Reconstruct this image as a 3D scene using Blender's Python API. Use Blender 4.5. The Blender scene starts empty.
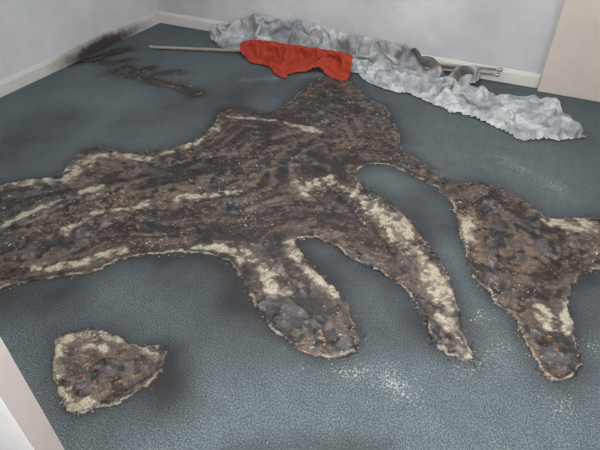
import bpy, math, time, numpy as np
from mathutils import Vector
rng=np.random.default_rng(7)
sc=bpy.context.scene
sc.view_settings.view_transform='Standard'
# ---------------- camera estimated from image lines, points from image pixels: room corner at origin ----------------
F=515.6; TH=math.radians(39.0); YAW=math.radians(25.7); CAM=(3.411,-3.986,1.6)
def fl(u,v,z=0.0):
    xd=(u-300)/F; yd=(v-225)/F
    f=math.cos(TH)-yd*math.sin(TH); d=math.sin(TH)+yd*math.cos(TH)
    t=(CAM[2]-z)/d
    r=xd*t; f=f*t
    return (CAM[0]+r*math.cos(YAW)-f*math.sin(YAW), CAM[1]+r*math.sin(YAW)+f*math.cos(YAW))
def FL(l,z=0.0): return np.array([fl(a,b,z) for a,b in l])
def lin(c):
    c=np.array(c,float)/255
    return np.where(c<=.04045,c/12.92,((c+.055)/1.055)**2.4)
# ---------------- noise ----------------
def vn(x,y,s=0):
    ix=np.floor(x).astype(np.int64); iy=np.floor(y).astype(np.int64)
    fx=x-ix; fy=y-iy
    fx=fx*fx*fx*(fx*(fx*6-15)+10); fy=fy*fy*fy*(fy*(fy*6-15)+10)
    def h(a,b):
        n=(a*374761393+b*668265263+s*982451653)&0xffffffff
        n=((n^(n>>13))*1274126177)&0xffffffff
        n=((n^(n>>15))*2246822519)&0xffffffff
        return ((n^(n>>16))&0xffffff)/float(0xffffff)
    a=h(ix,iy);b=h(ix+1,iy);c=h(ix,iy+1);d=h(ix+1,iy+1)
    return (a+(b-a)*fx)*(1-fy)+(c+(d-c)*fx)*fy
def fbm(x,y,s=0,o=4):
    r=0;a=.5;t=0
    for i in range(o):
        ca,sa=math.cos(i*1.1+.4),math.sin(i*1.1+.4)
        r=r+a*vn((x*ca-y*sa)*2**i+i*17.3,(x*sa+y*ca)*2**i-i*9.1,s+i); t+=a; a*=.5
    return r/t
def fbmA(x,y,s=0,o=4):
    r=0;a=.5;t=0
    for i in range(o): r=r+a*vn(x*2**i+i*17.3,y*2**i-i*9.1,s+i); t+=a; a*=.5
    return r/t
def sstep(a,b,x):
    t=np.clip((x-a)/(b-a),0,1); return t*t*(3-2*t)
def catmull(P,n=3):
    out=[];N=len(P)
    for i in range(N):
        p0,p1,p2,p3=P[i-1],P[i],P[(i+1)%N],P[(i+2)%N]
        for k in range(n):
            t=k/n
            out.append(.5*((2*p1)+(-p0+p2)*t+(2*p0-5*p1+4*p2-p3)*t*t+(-p0+3*p1-3*p2+p3)*t**3))
    return np.array(out)
def segd(X,Y,a,b):
    dx,dy=b-a; L=dx*dx+dy*dy+1e-12
    t=np.clip(((X-a[0])*dx+(Y-a[1])*dy)/L,0,1)
    return (X-a[0]-t*dx)**2+(Y-a[1]-t*dy)**2
def sdf(P,X,Y):   # positive inside
    d=np.full(X.shape,1e9); ins=np.zeros(X.shape,bool); N=len(P)
    for i in range(N):
        a=P[i];b=P[(i+1)%N]
        d=np.minimum(d,segd(X,Y,a,b))
        if a[1]!=b[1]:
            c=((a[1]>Y)!=(b[1]>Y))&(X<(b[0]-a[0])*(Y-a[1])/(b[1]-a[1])+a[0])
            ins^=c
    d=np.sqrt(d); return np.where(ins,d,-d)
def strokes(S,X,Y):
    r=np.zeros(X.shape)
    for pts,rad in S:
        P=FL(pts); d=np.full(X.shape,1e9)
        if len(P)==1: d=segd(X,Y,P[0],P[0]+1e-4)
        for i in range(len(P)-1): d=np.minimum(d,segd(X,Y,P[i],P[i+1]))
        r=np.maximum(r,1-np.sqrt(d)/rad)
    return np.clip(r,0,1)
# ---------------- materials ----------------
def mat(name):
    m=bpy.data.materials.new(name); m.use_nodes=True
    nt=m.node_tree; b=nt.nodes['Principled BSDF']; return m,nt,b
def node(nt,t,**k):
    n=nt.nodes.new(t)
    for a,v in k.items(): setattr(n,a,v)
    return n
def noise_n(nt,co,scale,det=3,rough=.6):
    n=node(nt,'ShaderNodeTexNoise'); n.inputs['Scale'].default_value=scale
    n.inputs['Detail'].default_value=det; n.inputs['Roughness'].default_value=rough
    nt.links.new(co,n.inputs['Vector']); return n.outputs['Fac']
def ramp(nt,fac,stops):
    r=node(nt,'ShaderNodeValToRGB'); e=r.color_ramp.elements
    while len(e)<len(stops): e.new(.5)
    for i,(p,c) in enumerate(stops):
        e[i].position=p; l=lin(c); e[i].color=(*l,1)
    nt.links.new(fac,r.inputs[0]); return r.outputs[0]
def ramp_v(nt,fac,stops):
    r=node(nt,'ShaderNodeValToRGB'); e=r.color_ramp.elements
    while len(e)<len(stops): e.new(.5)
    for i,(p,c) in enumerate(stops): e[i].position=p; e[i].color=(c,c,c,1)
    nt.links.new(fac,r.inputs[0]); return r.outputs[0]
def mix(nt,a,b,fac,mode='MIX'):
    m=node(nt,'ShaderNodeMix',data_type='RGBA',blend_type=mode)
    for s,v in ((0,fac),(6,a),(7,b)):
        if hasattr(v,'is_linked'): nt.links.new(v,m.inputs[s])
        else: m.inputs[s].default_value=v
    return m.outputs[2]
def bump(nt,b,h,st,dist=.01):
    n=node(nt,'ShaderNodeBump'); n.inputs['Strength'].default_value=st; n.inputs['Distance'].default_value=dist
    nt.links.new(h,n.inputs['Height']); nt.links.new(n.outputs[0],b.inputs['Normal'])
def attr(nt,name):
    n=node(nt,'ShaderNodeAttribute'); n.attribute_name=name; return n
def rgba(c): return (*lin(c),1)

def wall_mat(name,c1,c2,soot_pos=None,soot_r=1.0):
    m,nt,b=mat(name); g=node(nt,'ShaderNodeNewGeometry'); co=g.outputs['Position']
    n=noise_n(nt,co,1.3,4,.6)
    c=ramp(nt,n,[(.3,c1),(.7,c2)])
    if soot_pos:   # soot film around the spot where the fire touched the wall
        mp=node(nt,'ShaderNodeVectorMath',operation='SUBTRACT'); nt.links.new(co,mp.inputs[0]); mp.inputs[1].default_value=soot_pos
        ml=node(nt,'ShaderNodeVectorMath',operation='MULTIPLY'); nt.links.new(mp.outputs[0],ml.inputs[0]); ml.inputs[1].default_value=(1,.66,3.6)
        d=node(nt,'ShaderNodeVectorMath',operation='LENGTH'); nt.links.new(ml.outputs[0],d.inputs[0])
        n3=noise_n(nt,co,9,4,.7)
        ad=node(nt,'ShaderNodeMath',operation='MULTIPLY_ADD'); nt.links.new(n3,ad.inputs[0]); ad.inputs[1].default_value=-.6*soot_r; nt.links.new(d.outputs['Value'],ad.inputs[2])
        s=ramp_v(nt,ad.outputs[0],[(0.0,.97),(soot_r*.2,.5),(soot_r*.5,0)])
        c=mix(nt,c,rgba((52,45,42)),s)
    n2=noise_n(nt,co,9,5,.7); s2=ramp_v(nt,n2,[(.35,.94),(.65,1.0)])
    c=mix(nt,c,s2,1.0,'MULTIPLY')
    nt.links.new(c,b.inputs['Base Color']); b.inputs['Roughness'].default_value=.75
    bump(nt,b,noise_n(nt,co,120,3),.08,.004); return m
soot_pt=fl(100,49)
M_wallL=wall_mat('soot_stained_paint_left',(192,194,197),(210,211,213),(0,soot_pt[1],.03),.44)
M_wall=wall_mat('smoke_stained_paint',(180,181,185),(212,212,214))
M_base=wall_mat('skirting_gloss_paint',(208,206,202),(224,221,216))
M_baseL=wall_mat('skirting_paint_left',(194,191,188),(212,209,205),(0,soot_pt[1],.03),.55)
M_ceil=wall_mat('ceiling_paint',(205,205,205),(215,215,215))
M_cream=wall_mat('cream_laminate',(202,192,183),(210,200,191))
M_door=wall_mat('door_white_paint',(236,233,231),(242,239,237))
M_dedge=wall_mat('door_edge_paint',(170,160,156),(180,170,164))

# carpet
M_carpet,nt,b=mat('blue_grey_loop_carpet')
g=node(nt,'ShaderNodeNewGeometry'); co=g.outputs['Position']
fine=noise_n(nt,co,170,4,.8); mid=noise_n(nt,co,14,4,.6); big=noise_n(nt,co,1.6,3,.5)
c=ramp(nt,fine,[(.34,(50,60,64)),(.5,(90,101,105)),(.66,(140,149,152))])
c=mix(nt,c,ramp_v(nt,mid,[(.3,.88),(.7,1.07)]),1.0,'MULTIPLY')
c=mix(nt,c,ramp_v(nt,big,[(.3,.88),(.7,1.1)]),1.0,'MULTIPLY')
so=attr(nt,'soot_tone'); c=mix(nt,c,rgba((50,47,49)),so.outputs['Fac'])
ash=attr(nt,'ash'); sp=noise_n(nt,co,95,5,.8)
ma=node(nt,'ShaderNodeMath',operation='MULTIPLY_ADD'); nt.links.new(ash.outputs['Fac'],ma.inputs[0]); ma.inputs[1].default_value=.17; nt.links.new(sp,ma.inputs[2])
sf=ramp_v(nt,ma.outputs[0],[(.69,0),(.79,.7)])
c=mix(nt,c,rgba((196,202,203)),sf)
nt.links.new(c,b.inputs['Base Color']); b.inputs['Roughness'].default_value=1.0; b.inputs['Specular IOR Level'].default_value=.15
bump(nt,b,fine,.5,.005)

# burnt
M_burn,nt,b=mat('charred_melted_carpet')
g=node(nt,'ShaderNodeNewGeometry'); co=g.outputs['Position']; at=attr(nt,'col')
n=noise_n(nt,co,190,3,.7); nb=noise_n(nt,co,50,3,.6)
c=mix(nt,at.outputs['Color'],ramp_v(nt,n,[(.32,.42),(.5,1.0),(.7,1.7)]),1.0,'MULTIPLY')
nt.links.new(c,b.inputs['Base Color'])
nt.links.new(ramp_v(nt,nb,[(.35,.30),(.6,.6)]),b.inputs['Roughness'])
bump(nt,b,n,.45,.005)

def cloth_mat(name,sheen):
    m,nt,b=mat(name); g=node(nt,'ShaderNodeNewGeometry'); co=g.outputs['Position']; at=attr(nt,'col')
    if sheen:
        n=noise_n(nt,co,75,3,.7); n2=noise_n(nt,co,20,2,.5)
        c=mix(nt,at.outputs['Color'],ramp_v(nt,n,[(.36,.88),(.5,.98),(.62,1.05)]),1.0,'MULTIPLY')
        c=mix(nt,c,ramp_v(nt,n2,[(.45,.80),(.55,1.03)]),1.0,'MULTIPLY')
    else:
        n=noise_n(nt,co,90,3,.6)
        c=mix(nt,at.outputs['Color'],ramp_v(nt,n,[(.3,.88),(.7,1.06)]),1.0,'MULTIPLY')
    nt.links.new(c,b.inputs['Base Color']); b.inputs['Roughness'].default_value=.8; b.inputs['Specular IOR Level'].default_value=.3
    if sheen:   # thin net lets some light through
        tr=node(nt,'ShaderNodeBsdfTranslucent'); nt.links.new(c,tr.inputs[0]); ms=node(nt,'ShaderNodeMixShader'); ms.inputs[0].default_value=.25
        nt.links.new(b.outputs[0],ms.inputs[1]); nt.links.new(tr.outputs[0],ms.inputs[2]); nt.links.new(ms.outputs[0],nt.nodes['Material Output'].inputs[0])
    return m
M_lace=cloth_mat('grey_net_fabric',True); M_red=cloth_mat('red_cloth',False)
def simple(name,c,r=.6,met=0):
    m,nt,b=mat(name); g=node(nt,'ShaderNodeNewGeometry')
    n=noise_n(nt,g.outputs['Position'],60,3)
    cc=ramp(nt,n,[(.3,tuple(x*.85 for x in c)),(.7,c)])
    nt.links.new(cc,b.inputs['Base Color']); b.inputs['Roughness'].default_value=r; b.inputs['Metallic'].default_value=met
    return m
M_rod=simple('tarnished_rod_metal',(186,176,164),.35,.35); M_ash=simple('white_ash',(205,205,200),.9)
M_charc=simple('char_flakes',(52,46,44),.7); M_tan=simple('scorched_backing_crumbs',(140,126,106),.9)
M_steel=simple('brushed_steel',(170,170,170),.3,1)

# ---------------- mesh helpers ----------------
def addmesh(name,V,Fc,mats,smooth=True,mi=None,parent=None):
    me=bpy.data.meshes.new(name); me.from_pydata([tuple(v) for v in V],[],[tuple(int(i) for i in f) for f in Fc]); me.update()
    for m in (mats if isinstance(mats,list) else [mats]): me.materials.append(m)
    if mi is not None: me.polygons.foreach_set('material_index',mi)
    me.polygons.foreach_set('use_smooth',[smooth]*len(me.polygons))
    o=bpy.data.objects.new(name,me); sc.collection.objects.link(o)
    if parent: o.parent=parent
    return o
def box(name,x0,x1,y0,y1,z0,z1,m,parent=None,bev=0):
    V=[(x,y,z) for x in(x0,x1) for y in(y0,y1) for z in(z0,z1)]
    Fc=[(0,1,3,2),(4,6,7,5),(0,4,5,1),(2,3,7,6),(0,2,6,4),(1,5,7,3)]
    o=addmesh(name,V,Fc,m,False,parent=parent)
    if bev:
        md=o.modifiers.new('b','BEVEL'); md.width=bev; md.segments=2
    return o
def gridmesh(name,X,Y,Z,mask,m,cols=None,attrs=None,zoff=0,ret_used=False):
    ny,nx=X.shape
    cm=mask[:-1,:-1]&mask[1:,:-1]&mask[:-1,1:]&mask[1:,1:]
    idx=np.arange(ny*nx).reshape(ny,nx)
    Fq=np.stack([idx[:-1,:-1][cm],idx[:-1,1:][cm],idx[1:,1:][cm],idx[1:,:-1][cm]],1)
    used=np.unique(Fq); rm=np.full(ny*nx,-1); rm[used]=np.arange(len(used)); Fq=rm[Fq]
    V=np.stack([X.ravel()[used],Y.ravel()[used],Z.ravel()[used]+zoff],1)
    me=bpy.data.meshes.new(name)
    me.vertices.add(len(V)); me.vertices.foreach_set('co',V.ravel())
    me.loops.add(Fq.size); me.loops.foreach_set('vertex_index',Fq.ravel().astype(np.int32))
    me.polygons.add(len(Fq)); me.polygons.foreach_set('loop_start',np.arange(0,Fq.size,4,dtype=np.int32))
    me.update(calc_edges=True); me.validate()
    me.polygons.foreach_set('use_smooth',[True]*len(me.polygons))
    if cols is not None:
        a=me.color_attributes.new('col','FLOAT_COLOR','POINT')
        C=np.concatenate([cols.reshape(-1,3)[used],np.ones((len(used),1))],1); a.data.foreach_set('color',C.ravel().astype(np.float32))
    for k,v in (attrs or {}).items():
        a=me.attributes.new(k,'FLOAT','POINT'); a.data.foreach_set('value',v.ravel()[used].astype(np.float32))
    me.materials.append(m)
    o=bpy.data.objects.new(name,me); sc.collection.objects.link(o)
    return (o,Fq) if ret_used else o

# ---------------- burn outlines ----------------
main=[(-60,196),(-25,188),(0,186),(20,181),(50,178),(66,170),(78,156),(95,148),(112,150),(130,153),(152,152),(178,147),(200,138),(212,125),(219,115),(235,109),(255,112),(275,112),(290,101),(300,93),(310,85),(325,78),(343,80),(356,88),(366,98),(380,104),(390,113),(396,126),(401,140),(396,149),
(412,156),(430,168),(450,182),(480,183),(508,193),(530,205),(550,218),(575,218),(600,217),(640,218),(640,262),(602,267),(588,273),(574,285),(567,300),(574,330),(580,355),(577,374),(560,382),(541,371),(528,350),(518,330),(511,312),(495,303),(479,285),(469,260),(461,240),(455,215),(450,202),(438,190),(420,180),(402,171),(385,165),(366,166),(355,172),
(360,184),(376,193),(402,215),(426,243),(446,273),(458,300),(462,330),(473,354),(468,362),(450,356),(431,341),(421,316),(414,299),(396,282),(374,269),(350,258),(330,243),(308,238),(296,243),(303,257),(326,280),(346,304),(357,328),(359,344),(346,355),(320,358),(298,350),(280,335),(262,315),(250,295),(241,275),(226,261),(200,254),(172,253),(150,255),(120,260),(92,272),(60,276),(30,281),(0,288),(-40,298),(-90,290)]
isle=[(58,340),(72,333),(88,329),(108,332),(124,340),(140,347),(158,347),(167,352),(163,366),(155,379),(136,391),(114,403),(95,409),(84,414),(68,410),(61,394),(55,374),(56,356)]
marks=[([(72,62),(92,60),(106,55),(122,49)],.03),([(92,60),(110,64),(130,60)],.03),([(112,72),(126,67),(140,71),(152,68)],.035),([(120,75),(134,77)],.03),([(130,73),(146,80),(156,75),(166,73),(180,72)],.035),([(148,80),(164,84),(176,85),(195,93)],.05),([(84,58),(60,64),(48,70)],.015)]
P_main=catmull(FL(main),3); P_isle=catmull(FL(isle),3)

cream=[([(-40,192),(5,187),(50,184)],.08),([(62,182),(90,160),(120,157)],.08),([(120,157),(150,158),(200,144),(225,122)],.06),([(-20,235),(20,217),(60,203),(95,188)],.045),([(60,232),(100,214),(150,207)],.06),([(30,268),(80,262),(120,255)],.045),
([(312,187),(335,180),(352,190),(380,213),(400,235)],.13),([(395,230),(430,270),(448,315),(462,350)],.085),([(246,250),(258,268),(276,292)],.09),([(285,246),(305,268),(330,292)],.06),([(558,226),(600,226)],.09),([(538,305),(545,325)],.06),([(560,300),(562,330)],.05),
([(228,117),(280,120),(320,132)],.045),([(463,215),(472,250)],.055),([(180,200),(240,190)],.04),([(200,246),(235,250)],.05),([(60,345),(75,335),(120,341)],.05),([(85,350),(105,356)],.03),([(150,352),(162,362)],.04),([(62,388),(75,406),(100,404)],.035),([(58,350),(59,380)],.035)]
char=[([(20,222),(60,207),(120,190)],.035),([(80,233),(110,224),(160,218)],.07),([(130,168),(180,163),(235,150)],.06),([(215,183),(228,198),(230,210)],.07),([(248,172),(300,160),(330,165)],.05),([(270,300),(310,330),(342,345)],.09),
([(302,238),(340,252),(370,266),(392,278)],.05),([(430,322),(455,347)],.05),([(486,200),(498,240),(492,275),(500,295)],.05),([(530,225),(555,250),(580,240)],.06),([(528,330),(548,355),(570,372)],.07),([(330,92),(370,108),(388,128)],.07),([(312,100),(345,140)],.05),
([(398,152),(445,180)],.05),([(-20,262),(40,248),(90,243)],.04),([(80,385),(110,372),(130,375),(145,362)],.05),([(275,270),(300,290)],.05),([(120,215),(140,230)],.05),([(0,200),(60,190)],.03),([(350,200),(380,240),(410,270)],.035)]

def burn(name,x0,x1,y0,y1,sd,step=.004,seed=0,hs=1.0,rim=1.0,black=0.0):
    nx=int((x1-x0)/step)+1; ny=int((y1-y0)/step)+1
    X,Y=np.meshgrid(x0+np.arange(nx)*step,y0+np.arange(ny)*step)
    S0=sd(X,Y)
    S=S0+(.034+.05*black)*(fbm(X*11,Y*11,seed+3,3)-.5)+.024*(fbm(X*45,Y*45,seed+9,3)-.5)
    wx=.16*(fbm(X*3,Y*3,seed+20)-.5)*2; wy=.16*(fbm(X*3+9,Y*3,seed+21)-.5)*2
    U=X*.93+Y*.36+wx; W=-X*.36+Y*.93+wy
    cr=strokes(cream,X+wx*.3,Y+wy*.3); ch=strokes(char,X+wx*.3,Y+wy*.3)
    n1=fbm(X*9,Y*9,seed+30,5); n2=fbm(X*34,Y*34,seed+31,4); n4=fbm(X*20+3,Y*20,seed+35,3); n5=fbm(X*60,Y*60,seed+36,3)
    Sw=S0+.03*(fbm(X*6,Y*6,seed+60,3)-.5)
    band=fbmA(Sw*26+7*fbm(X*1.5,Y*1.5,seed+61,2),U*2.2,seed+62,3)
    stre=.6*band+.4*fbmA(U*5,W*22,seed+33,4)
    crm=sstep(.05,.95,cr*1.15+(n1-.5)*1.0+(n2-.5)*.8+(stre-.5)*.9-.14)*(cr>0)
    chm=sstep(.34,.55,ch*.95+(n1-.5)*1.5+(n4-.5)*.7)*(ch>0)
    blob=sstep(.35,.68,n4)
    edge=np.exp(-((S-.010)/.007)**2)
    rib=np.sin((U*.75+W*.66)*2*math.pi/.014+1.2*n1)*.6+.4*np.sin((U*.66-W*.75)*2*math.pi/.014)
    ribm=(1-chm)*sstep(.3,.55,fbm(X*4,Y*4,seed+77,3))
    Z=.0006+.0015*n1+.0022*(n2-.5)+.005*edge*(.2+n2)*rim
    Z+=chm*(.0015+.009*blob+.004*n2)*hs
    Z+=.006*np.maximum(0,stre-.5)*2+.0009*rib*ribm
    Z=np.maximum(Z,.001)*sstep(-.006,.004,S)+.0012
    brown=lin((82,72,66)); dark=lin((40,36,35)); tan=lin((122,104,88)); grey=lin((72,69,70)); lgrey=lin((134,131,131)); crc=lin((176,169,150)); gtan=lin((110,102,91)); org=lin((170,122,76)); wht=lin((205,202,194))
    L=lambda a,b,t:a+(b-a)*t[...,None]
    C=L(np.broadcast_to(dark,X.shape+(3,)),brown,sstep(.37,.60,stre*.65+n1*.15+n5*.2))
    C=L(C,tan,.55*sstep(.54,.70,stre*.5+n5*.5))
    C=L(C,gtan,crm*.75); C=L(C,crc,.8*sstep(.52,1.2,crm+(n2-.5)*1.0+(n5-.5)*.8)*(crm>0.02))
    C=C*(1+.26*rib*ribm)[...,None]
    C=L(C,grey*(.35+.8*blob[...,None]),chm*.86)
    C=L(C,lgrey,chm*.40*sstep(.6,.75,n2))
    C=L(C,dark*.5,.85*sstep(.57,.67,fbm(X*26+11,Y*26,seed+90,4))*(1-crm*.3))
    sp=vn(X*120,Y*120,seed+70); zone=sstep(.48,.62,fbm(X*5,Y*5,seed+71,3))
    C=L(C,org,.75*sstep(.84,.93,sp)*zone)
    sp2=vn(X*130+5,Y*130,seed+72); C=L(C,wht,.8*sstep(.91,.96,sp2)*sstep(.45,.65,fbm(X*4+7,Y*4,seed+73,3)))
    rimz=sstep(-.002,.003,S)*(1-sstep(.004,.010,S)); rn=sstep(.45,.62,fbm(X*22,Y*22,seed+80,3))
    C=L(C,lin((162,153,138)),rimz*rn*.8*rim)
    inner=np.exp(-((S-.026)/.01)**2)*sstep(.4,.6,fbm(X*10,Y*10,seed+85,3)); C=L(C,dark*.7,inner*.6*(1-crm)*rim)
    C=L(C,dark*.6,(1-sstep(-.004,.002,S))*.8)
    if black: C=L(C,dark*(.35+1.2*n2[...,None]),np.full(X.shape,black))
    return gridmesh(name,X,Y,Z,S>-.005,M_burn,C)
sd_marks=lambda X,Y: np.max([ r-np.sqrt(np.min([segd(X,Y,a,b) for a,b in zip(FL(p)[:-1],FL(p)[1:])],axis=0)) for p,r in marks],axis=0)
def bb(P,m=.03): return P[:,0].min()-m,P[:,0].max()+m,P[:,1].min()-m,P[:,1].max()+m
burn('burnt_carpet_patch',*bb(P_main),lambda X,Y:sdf(P_main,X,Y),.004,0)
burn('burnt_carpet_patch.001',*bb(P_isle),lambda X,Y:sdf(P_isle,X,Y),.003,100)
mk=np.concatenate([FL(p) for p,r in marks]); x0,x1,y0,y1=bb(mk,.1)
burn('burnt_carpet_patch.002',max(x0,.02),x1,y0,min(y1,-.02),sd_marks,.005,200,2.2,rim=.9,black=.45)

# ---------------- floor ----------------
RX=4.7; RY=-5.0
st=.02; X,Y=np.meshgrid(np.linspace(0,RX,int(RX/st)+1),np.linspace(RY,0,int(-RY/st)+1))
S1=np.maximum(sdf(P_main,X,Y),sdf(P_isle,X,Y)); S2=sd_marks(X,Y)
nn=fbm(X*5,Y*5,300,4); n2=fbm(X*1.5,Y*1.5,301,3)
soot_tone=.55*np.exp(np.minimum(S1,0)/(.02+.09*nn))+.28*np.exp(np.minimum(S1,0)/.3)*n2*1.3
soot_tone=np.maximum(soot_tone,.5*np.exp(np.minimum(S2,0)/(.015+.035*nn))+.10*np.exp(np.minimum(S2,0)/.25))
heavy=strokes([([(165,265),(220,275),(235,300),(240,340)],.3),([(180,360),(175,400)],.2),([(150,120),(230,95),(280,75)],.45),([(300,245),(380,290),(400,330)],.2),([(0,310),(60,300)],.2),([(420,200),(440,230)],.2),([(60,120),(0,150)],.4),([(590,320),(600,290)],.2),([(70,65),(130,50)],.12),([(240,455),(380,455)],.12)],X,Y)
soot_tone=np.clip(soot_tone+.40*sstep(0,1,heavy)*(.5+nn),0,.88)
soot_tone=np.clip(soot_tone+sstep(-2.0,-.1,Y)*.10,0,.88)  # besides the soot, whole carpet gets gradually darker toward the back wall
ash=strokes([([(385,385)],.12),([(410,398),(385,375)],.18),([(480,315)],.10),([(500,350),(470,370)],.18),([(560,410)],.14),([(170,235),(190,250)],.12),([(390,160),(440,175)],.10),([(340,375),(370,370)],.15),([(490,150),(560,190)],.2),([(240,80),(340,75)],.15),([(590,345)],.14)],X,Y)
ash=ash*(.5+.9*fbm(X*9,Y*9,333,3))
gridmesh('floor',X,Y,np.zeros_like(X),np.ones(X.shape,bool),M_carpet,attrs={'soot_tone':soot_tone,'ash':ash})

# ---------------- room shell ----------------
H=2.6
box('wall_left',-.12,0,RY-.12,.12,-.02,H,M_wallL)
box('wall_back',0,RX+.12,0,.12,-.02,H,M_wall)
box('wall_right',RX,RX+.12,RY,0,-.02,H,M_wall)
box('wall_rear',0,RX+.12,RY-.12,RY,-.02,H,M_wall)
box('ceiling',-.12,RX+.12,RY-.12,.12,H,H+.1,M_ceil)
box('wall_front',0,1.74,-3.73,-3.63,0,H,M_wall)
def skirting(name,along,a0,a1,m,h=.10):
    prof=[(0,0),(.018,0),(.018,h-.022),(.013,h-.012),(.013,h-.006),(.006,h),(0,h)]
    V=[];n=len(prof)
    for a in(a0,a1):
        for d,z in prof: V.append((a,-d,z+.001) if along=='x' else (d,a,z+.001))
    Fc=[(i,(i+1)%n,n+(i+1)%n,n+i) for i in range(n)]+[tuple(range(n)),tuple(range(n,2*n))]
    return addmesh(name,V,Fc,m,False)
skirting('baseboard_back','x',.018,3.43,M_base,.10); skirting('baseboard_left','y',-3.62,-.0,M_baseL,.10)
cab=bpy.data.objects.new('built_in_cupboard',None); sc.collection.objects.link(cab)
ex,ey=3.437,-.08
box('carcass',ex,RX-.01,ey+.02,-.002,.001,2.3,M_cream,cab)
box('door_panel_1',ex-.002,ex+.62,ey,ey+.019,.004,2.3,M_cream,cab,.003)
box('door_panel_2',ex+.625,RX-.012,ey,ey+.019,.004,2.3,M_cream,cab,.003)
d=bpy.data.objects.new('door_1',None); sc.collection.objects.link(d)
lx,ly=2.593,-3.654
o=box('leaf',1.78,lx-.004,ly-.055,ly,.008,2.04,M_door,d,.003)
box('lock_edge',lx-.004,lx,ly-.055,ly,.008,2.04,M_dedge,d)
box('latch_plate',lx,lx+.002,ly-.038,ly-.016,.95,1.10,M_steel,d)
for s in(-1,1):
    yb=ly if s>0 else ly-.055
    box('handle_rose',lx-.085,lx-.035,min(yb,yb+s*.008),max(yb,yb+s*.008),1.0,1.05,M_steel,d,.003)
    box('handle_lever',lx-.16,lx-.05,min(yb+s*.03,yb+s*.045),max(yb+s*.03,yb+s*.045),1.016,1.034,M_steel,d,.005)
    box('handle_neck',lx-.068,lx-.052,min(yb,yb+s*.04),max(yb,yb+s*.04),1.017,1.033,M_steel,d,.003)
box('frame_jamb',1.742,1.776,-3.74,-3.62,.001,2.08,M_door,d)

# ---------------- curtains: cloth settled by simulation, then frozen to mesh ----------------
def L(a,b,t): return a+(b-a)*t[...,None]
sims=[]
def sheet(name,poly,hf,m,colf,seed,step=.014,jit=.03,grow=.38,bend=6.0,ang=0,fs=(1.6,9),amp=.055):
    P=catmull(FL(poly),3)
    x0,x1,y0,y1=bb(P,.04)
    X,Y=np.meshgrid(np.arange(x0,x1,step),np.arange(y0,min(y1,-.035),step))
    S=sdf(P,X,Y)+jit*2*(fbm(X*8,Y*8,seed,3)-.5)
    a=math.radians(ang); wx=.2*(fbm(X*2.6,Y*2.6,seed+1,2)-.5); wy=.3*(fbm(X*2.4+5,Y*2.4,seed+2,2)-.5)
    U=X*math.cos(a)+Y*math.sin(a)+wx; W=-X*math.sin(a)+Y*math.cos(a)+wy
    fold=np.abs(vn(U*fs[0],W*fs[1],seed+3)-.5)*2+.5*np.abs(vn(U*fs[0]*2,W*fs[1]*1.8-U*2,seed+4)-.5)*2
    Z=.008+hf(X,Y)+amp*fold*sstep(0,.05,S)+.006*fbm(X*14,Y*14,seed+2,3)
    col=colf(X,Y,seed)
    o,Fq=gridmesh(name,X,Y,Z,S>0,m,col,ret_used=True)
    e=np.sort(np.concatenate([Fq[:,[0,1]],Fq[:,[1,2]],Fq[:,[2,3]],Fq[:,[3,0]]]),axis=1)
    u,c=np.unique(e,axis=0,return_counts=True)
    bnd=np.unique(u[c==1]); vg=o.vertex_groups.new(name='pin')
    vg.add([int(i) for i in bnd],1.0,'REPLACE')
    md=o.modifiers.new('cloth','CLOTH'); s=md.settings
    s.quality=6; s.mass=.2; s.tension_stiffness=15; s.compression_stiffness=15; s.shear_stiffness=8; s.bending_stiffness=bend
    s.tension_damping=8;s.compression_damping=8;s.shear_damping=8;s.bending_damping=1.0; s.air_damping=3
    s.vertex_group_mass='pin'; s.shrink_min=-grow; s.shrink_max=-grow
    cs=md.collision_settings; cs.use_collision=True; cs.distance_min=.004; cs.collision_quality=2
    cs.use_self_collision=True; cs.self_distance_min=.004
    md.point_cache.frame_start=1; md.point_cache.frame_end=60
    sims.append(o); return o
g1,g2,g3=lin((220,223,225)),lin((176,180,184)),lin((84,76,70))
scorch=[([(415,68),(440,72),(470,74)],.17),([(445,90),(458,84)],.10)]
def lace_c(X,Y,seed):
    n=fbm(X*8,Y*12,seed+11,4)
    C=L(np.broadcast_to(g2,X.shape+(3,)),g1,sstep(.35,.65,n))
    s=strokes(scorch,X,Y); C=L(C,g3,.85*sstep(.3,.6,s+(n-.5)*1.3))
    edge=fbm(X*5+3,Y*9,seed+15,4); C=L(C,g3*1.5,.30*sstep(.58,.7,edge))
    return C
def h_main(X,Y):
    return .17*sstep(-.35,-.06,Y)*sstep(fl(205,35)[0],fl(265,40)[0],X)*(1-.7*sstep(fl(370,60)[0],fl(450,72)[0],X))
sheet('net_curtain',[(212,44),(225,50),(245,54),(300,60),(350,72),(385,90),(425,97),(455,92),(476,86),(474,78),(440,72),(400,64.5),(350,56),(300,47),(250,38.5),(214,32.5)],h_main,M_lace,lace_c,500,ang=-4)
sheet('net_curtain.001',[(348,70),(375,86),(410,97),(432,106),(470,119),(510,138),(535,143),(583,141),(583,133),(570,120),(556,109),(542,102),(515,98),(490,96),(462,86),(420,80),(380,66)],lambda X,Y:0*X,M_lace,lambda X,Y,s:L(np.broadcast_to(g2,X.shape+(3,)),g1,sstep(.3,.6,fbm(X*8,Y*12,s+11,4))),540,jit=.045,ang=-30,amp=.04,grow=.3)
rd,rl=lin((150,50,34)),lin((176,68,46))
sheet('red_curtain',[(240,55),(250,64),(264,67),(272,73),(284,80),(294,75),(303,74),(318,73),(330,79),(347,82),(352,72),(340,67),(300,61),(262,55)],lambda X,Y:.115*sstep(fl(300,74)[1],fl(300,62)[1],Y),M_red,lambda X,Y,s:L(np.broadcast_to(rd,X.shape+(3,)),rl,fbm(X*8,Y*8,s)),580,jit=.02,grow=.3,ang=14,amp=.04,step=.012)
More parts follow.
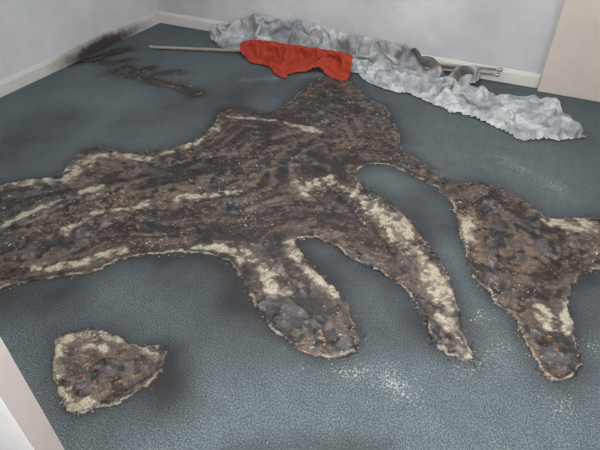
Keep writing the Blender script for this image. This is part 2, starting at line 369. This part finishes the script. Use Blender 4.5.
c1=box('tmp_floor',-.5,5,-2.5,.3,-.10,0.002,M_ash); c2=box('tmp_wall',-.5,5,-.02,.2,-.1,1,M_ash)
for o in(c1,c2):
    md=o.modifiers.new('col','COLLISION'); o.collision.thickness_outer=.004; o.collision.cloth_friction=30
t0=time.time()
sc.frame_start=1; sc.frame_end=60
for f in range(1,41):
    sc.frame_set(f)
    if time.time()-t0>90: break
print('sim frames',f,time.time()-t0)
dg=bpy.context.evaluated_depsgraph_get()
frozen=[]
for o in sims:
    me=bpy.data.meshes.new_from_object(o.evaluated_get(dg),preserve_all_data_layers=True,depsgraph=dg); frozen.append(me)
for o,me in zip(sims,frozen):
    o.modifiers.clear(); o.data=me; o.vertex_groups.clear()
    md=o.modifiers.new('sub','SUBSURF'); md.levels=1; md.render_levels=2
for o in(c1,c2): bpy.data.objects.remove(o,do_unlink=True)
sc.frame_set(1)

# curtain rods
def rod(name,p,q,r,fin=True):
    p=Vector(p);q=Vector(q);ax=(q-p).normalized();L_=(q-p).length
    u=ax.cross(Vector((0,0,1))).normalized(); v=ax.cross(u)
    prof=[(0,.0002),(0,r*.9),(.004,r),(L_-.05,r),(L_-.05,r*1.5),(L_-.042,r*1.5),(L_-.04,r*.8),(L_-.03,r*1.7),(L_-.015,r*2.0),(L_-.004,r*1.3),(L_,.0002)] if fin else [(0,.0002),(0,r),(L_-.012,r),(L_-.012,r*1.25),(L_,r*1.25),(L_,.0002)]
    n=14;V=[];Fc=[]
    for a,rr in prof:
        for k in range(n):
            t=2*math.pi*k/n; V.append(p+ax*a+u*rr*math.cos(t)+v*rr*math.sin(t))
    for i in range(len(prof)-1):
        for k in range(n): Fc.append((i*n+k,i*n+(k+1)%n,(i+1)*n+(k+1)%n,(i+1)*n+k))
    return addmesh(name,V,Fc,M_rod)
def P3(u,v,z): a=fl(u,v,z); return (a[0],a[1],z)
rod('curtain_rod',P3(245,51,.03),P3(150,47,.018),.012,False)
rod('curtain_rod.001',P3(425,63,.08),P3(503,70,.14),.009)
rod('curtain_rod.002',P3(425,68,.05),P3(500,75,.09),.008)

# ---------------- debris (one scatter object) ----------------
DV=[];DF=[];DM=[]
def debris(pts,smin,smax,mi,seed):
    r=np.random.default_rng(seed)
    base=np.array([(0,0,1),(1,0,0),(0,1,0),(-1,0,0),(0,-1,0),(0,0,-.3)])
    fc=[(0,1,2),(0,2,3),(0,3,4),(0,4,1),(5,2,1),(5,3,2),(5,4,3),(5,1,4)]
    for (x,y,z) in pts:
        s=r.uniform(smin,smax); a=r.uniform(0,6.28); b_=base*r.uniform(.5,1.3,(6,3))*s; b_[:,2]*=.7
        c_,s_=math.cos(a),math.sin(a); k=len(DV)
        for q in b_: DV.append((x+q[0]*c_-q[1]*s_,y+q[0]*s_+q[1]*c_,z+s*.2+q[2]))
        DF.extend([tuple(k+i for i in f) for f in fc]); DM.extend([mi]*8)
def near(pl,n,spread,seed,z=.002):
    r=np.random.default_rng(seed); out=[]
    for _ in range(n):
        i=r.integers(len(pl)); a=pl[i];b_=pl[(i+1)%len(pl)]; t=r.random(); p=a+(b_-a)*t+r.normal(0,spread,2)
        if .03<p[0]<RX-.05 and -3.5<p[1]<-.03: out.append((p[0],p[1],z))
    return out
debris(near(P_main,120,.018,1,.004)+near(P_isle,16,.012,2,.004),.0015,.0035,0,3)
debris(near(P_main,500,.012,4,.003)+near(P_isle,50,.008,5,.003),.002,.005,1,6)
debris(near(P_main,600,.016,8,.003)+near(P_isle,60,.010,9,.003),.002,.006,2,10)
sc_pts=[]
r=np.random.default_rng(11)
for (u,v,s,n) in [(386,385,8,26),(412,398,10,15),(480,318,7,16),(500,345,30,12),(556,408,25,8),(176,240,10,10),(330,375,60,8),(430,370,60,8),(200,420,40,6),(500,160,40,20)]:
    for _ in range(n):
        p=fl(r.normal(u,s),r.normal(v,s*.6)); sc_pts.append((p[0],p[1],.001))
debris(sc_pts,.001,.003,0,12)
addmesh('fire_debris_crumbs',DV,DF,[M_ash,M_tan,M_charc],False,DM)

# ---------------- lights ----------------
def area(name,loc,rot,sx,sy,e,col=(1,1,1)):
    l=bpy.data.lights.new(name,'AREA'); l.shape='RECTANGLE'; l.size=sx; l.size_y=sy; l.energy=e; l.color=col
    o=bpy.data.objects.new(name,l); o.location=loc; o.rotation_euler=[math.radians(a) for a in rot]; sc.collection.objects.link(o)
area('overhead_fill',(2.3,-1.9,2.55),(0,0,0),.5,.5,42,(1,.99,.97))  # added overhead fill for the ambient level, no lamp fitting here
area('assumed_side_light',(RX-.05,-2.7,1.5),(0,72,0),1.0,1.2,42,(.98,.99,1))  # assumed daylight from the right: bare area light, no window modelled
area('rear_door_fill',(2.6,-4.7,2.5),(25,0,0),.4,.4,30,(1,.98,.96))  # added fill that brightens the rear face of the door leaf
l=bpy.data.lights.new('assumed_flash','POINT'); l.energy=64; l.shadow_soft_size=.03; l.color=(1,.985,.965)  # assumed camera flash beside the lens, inferred from the light falloff
o=bpy.data.objects.new('assumed_flash',l); o.location=(CAM[0]+.05,CAM[1],CAM[2]+.12); sc.collection.objects.link(o)
w=bpy.data.worlds.new('w'); sc.world=w; w.use_nodes=True; w.node_tree.nodes['Background'].inputs[0].default_value=(.7,.75,.8,1); w.node_tree.nodes['Background'].inputs[1].default_value=.3
# ---------------- camera ----------------
c=bpy.data.cameras.new('cam'); c.sensor_width=36; c.lens=F/600*36; c.clip_start=.02
o=bpy.data.objects.new('cam',c); o.location=CAM; o.rotation_euler=(math.pi/2-TH,0,YAW); sc.collection.objects.link(o); sc.camera=o
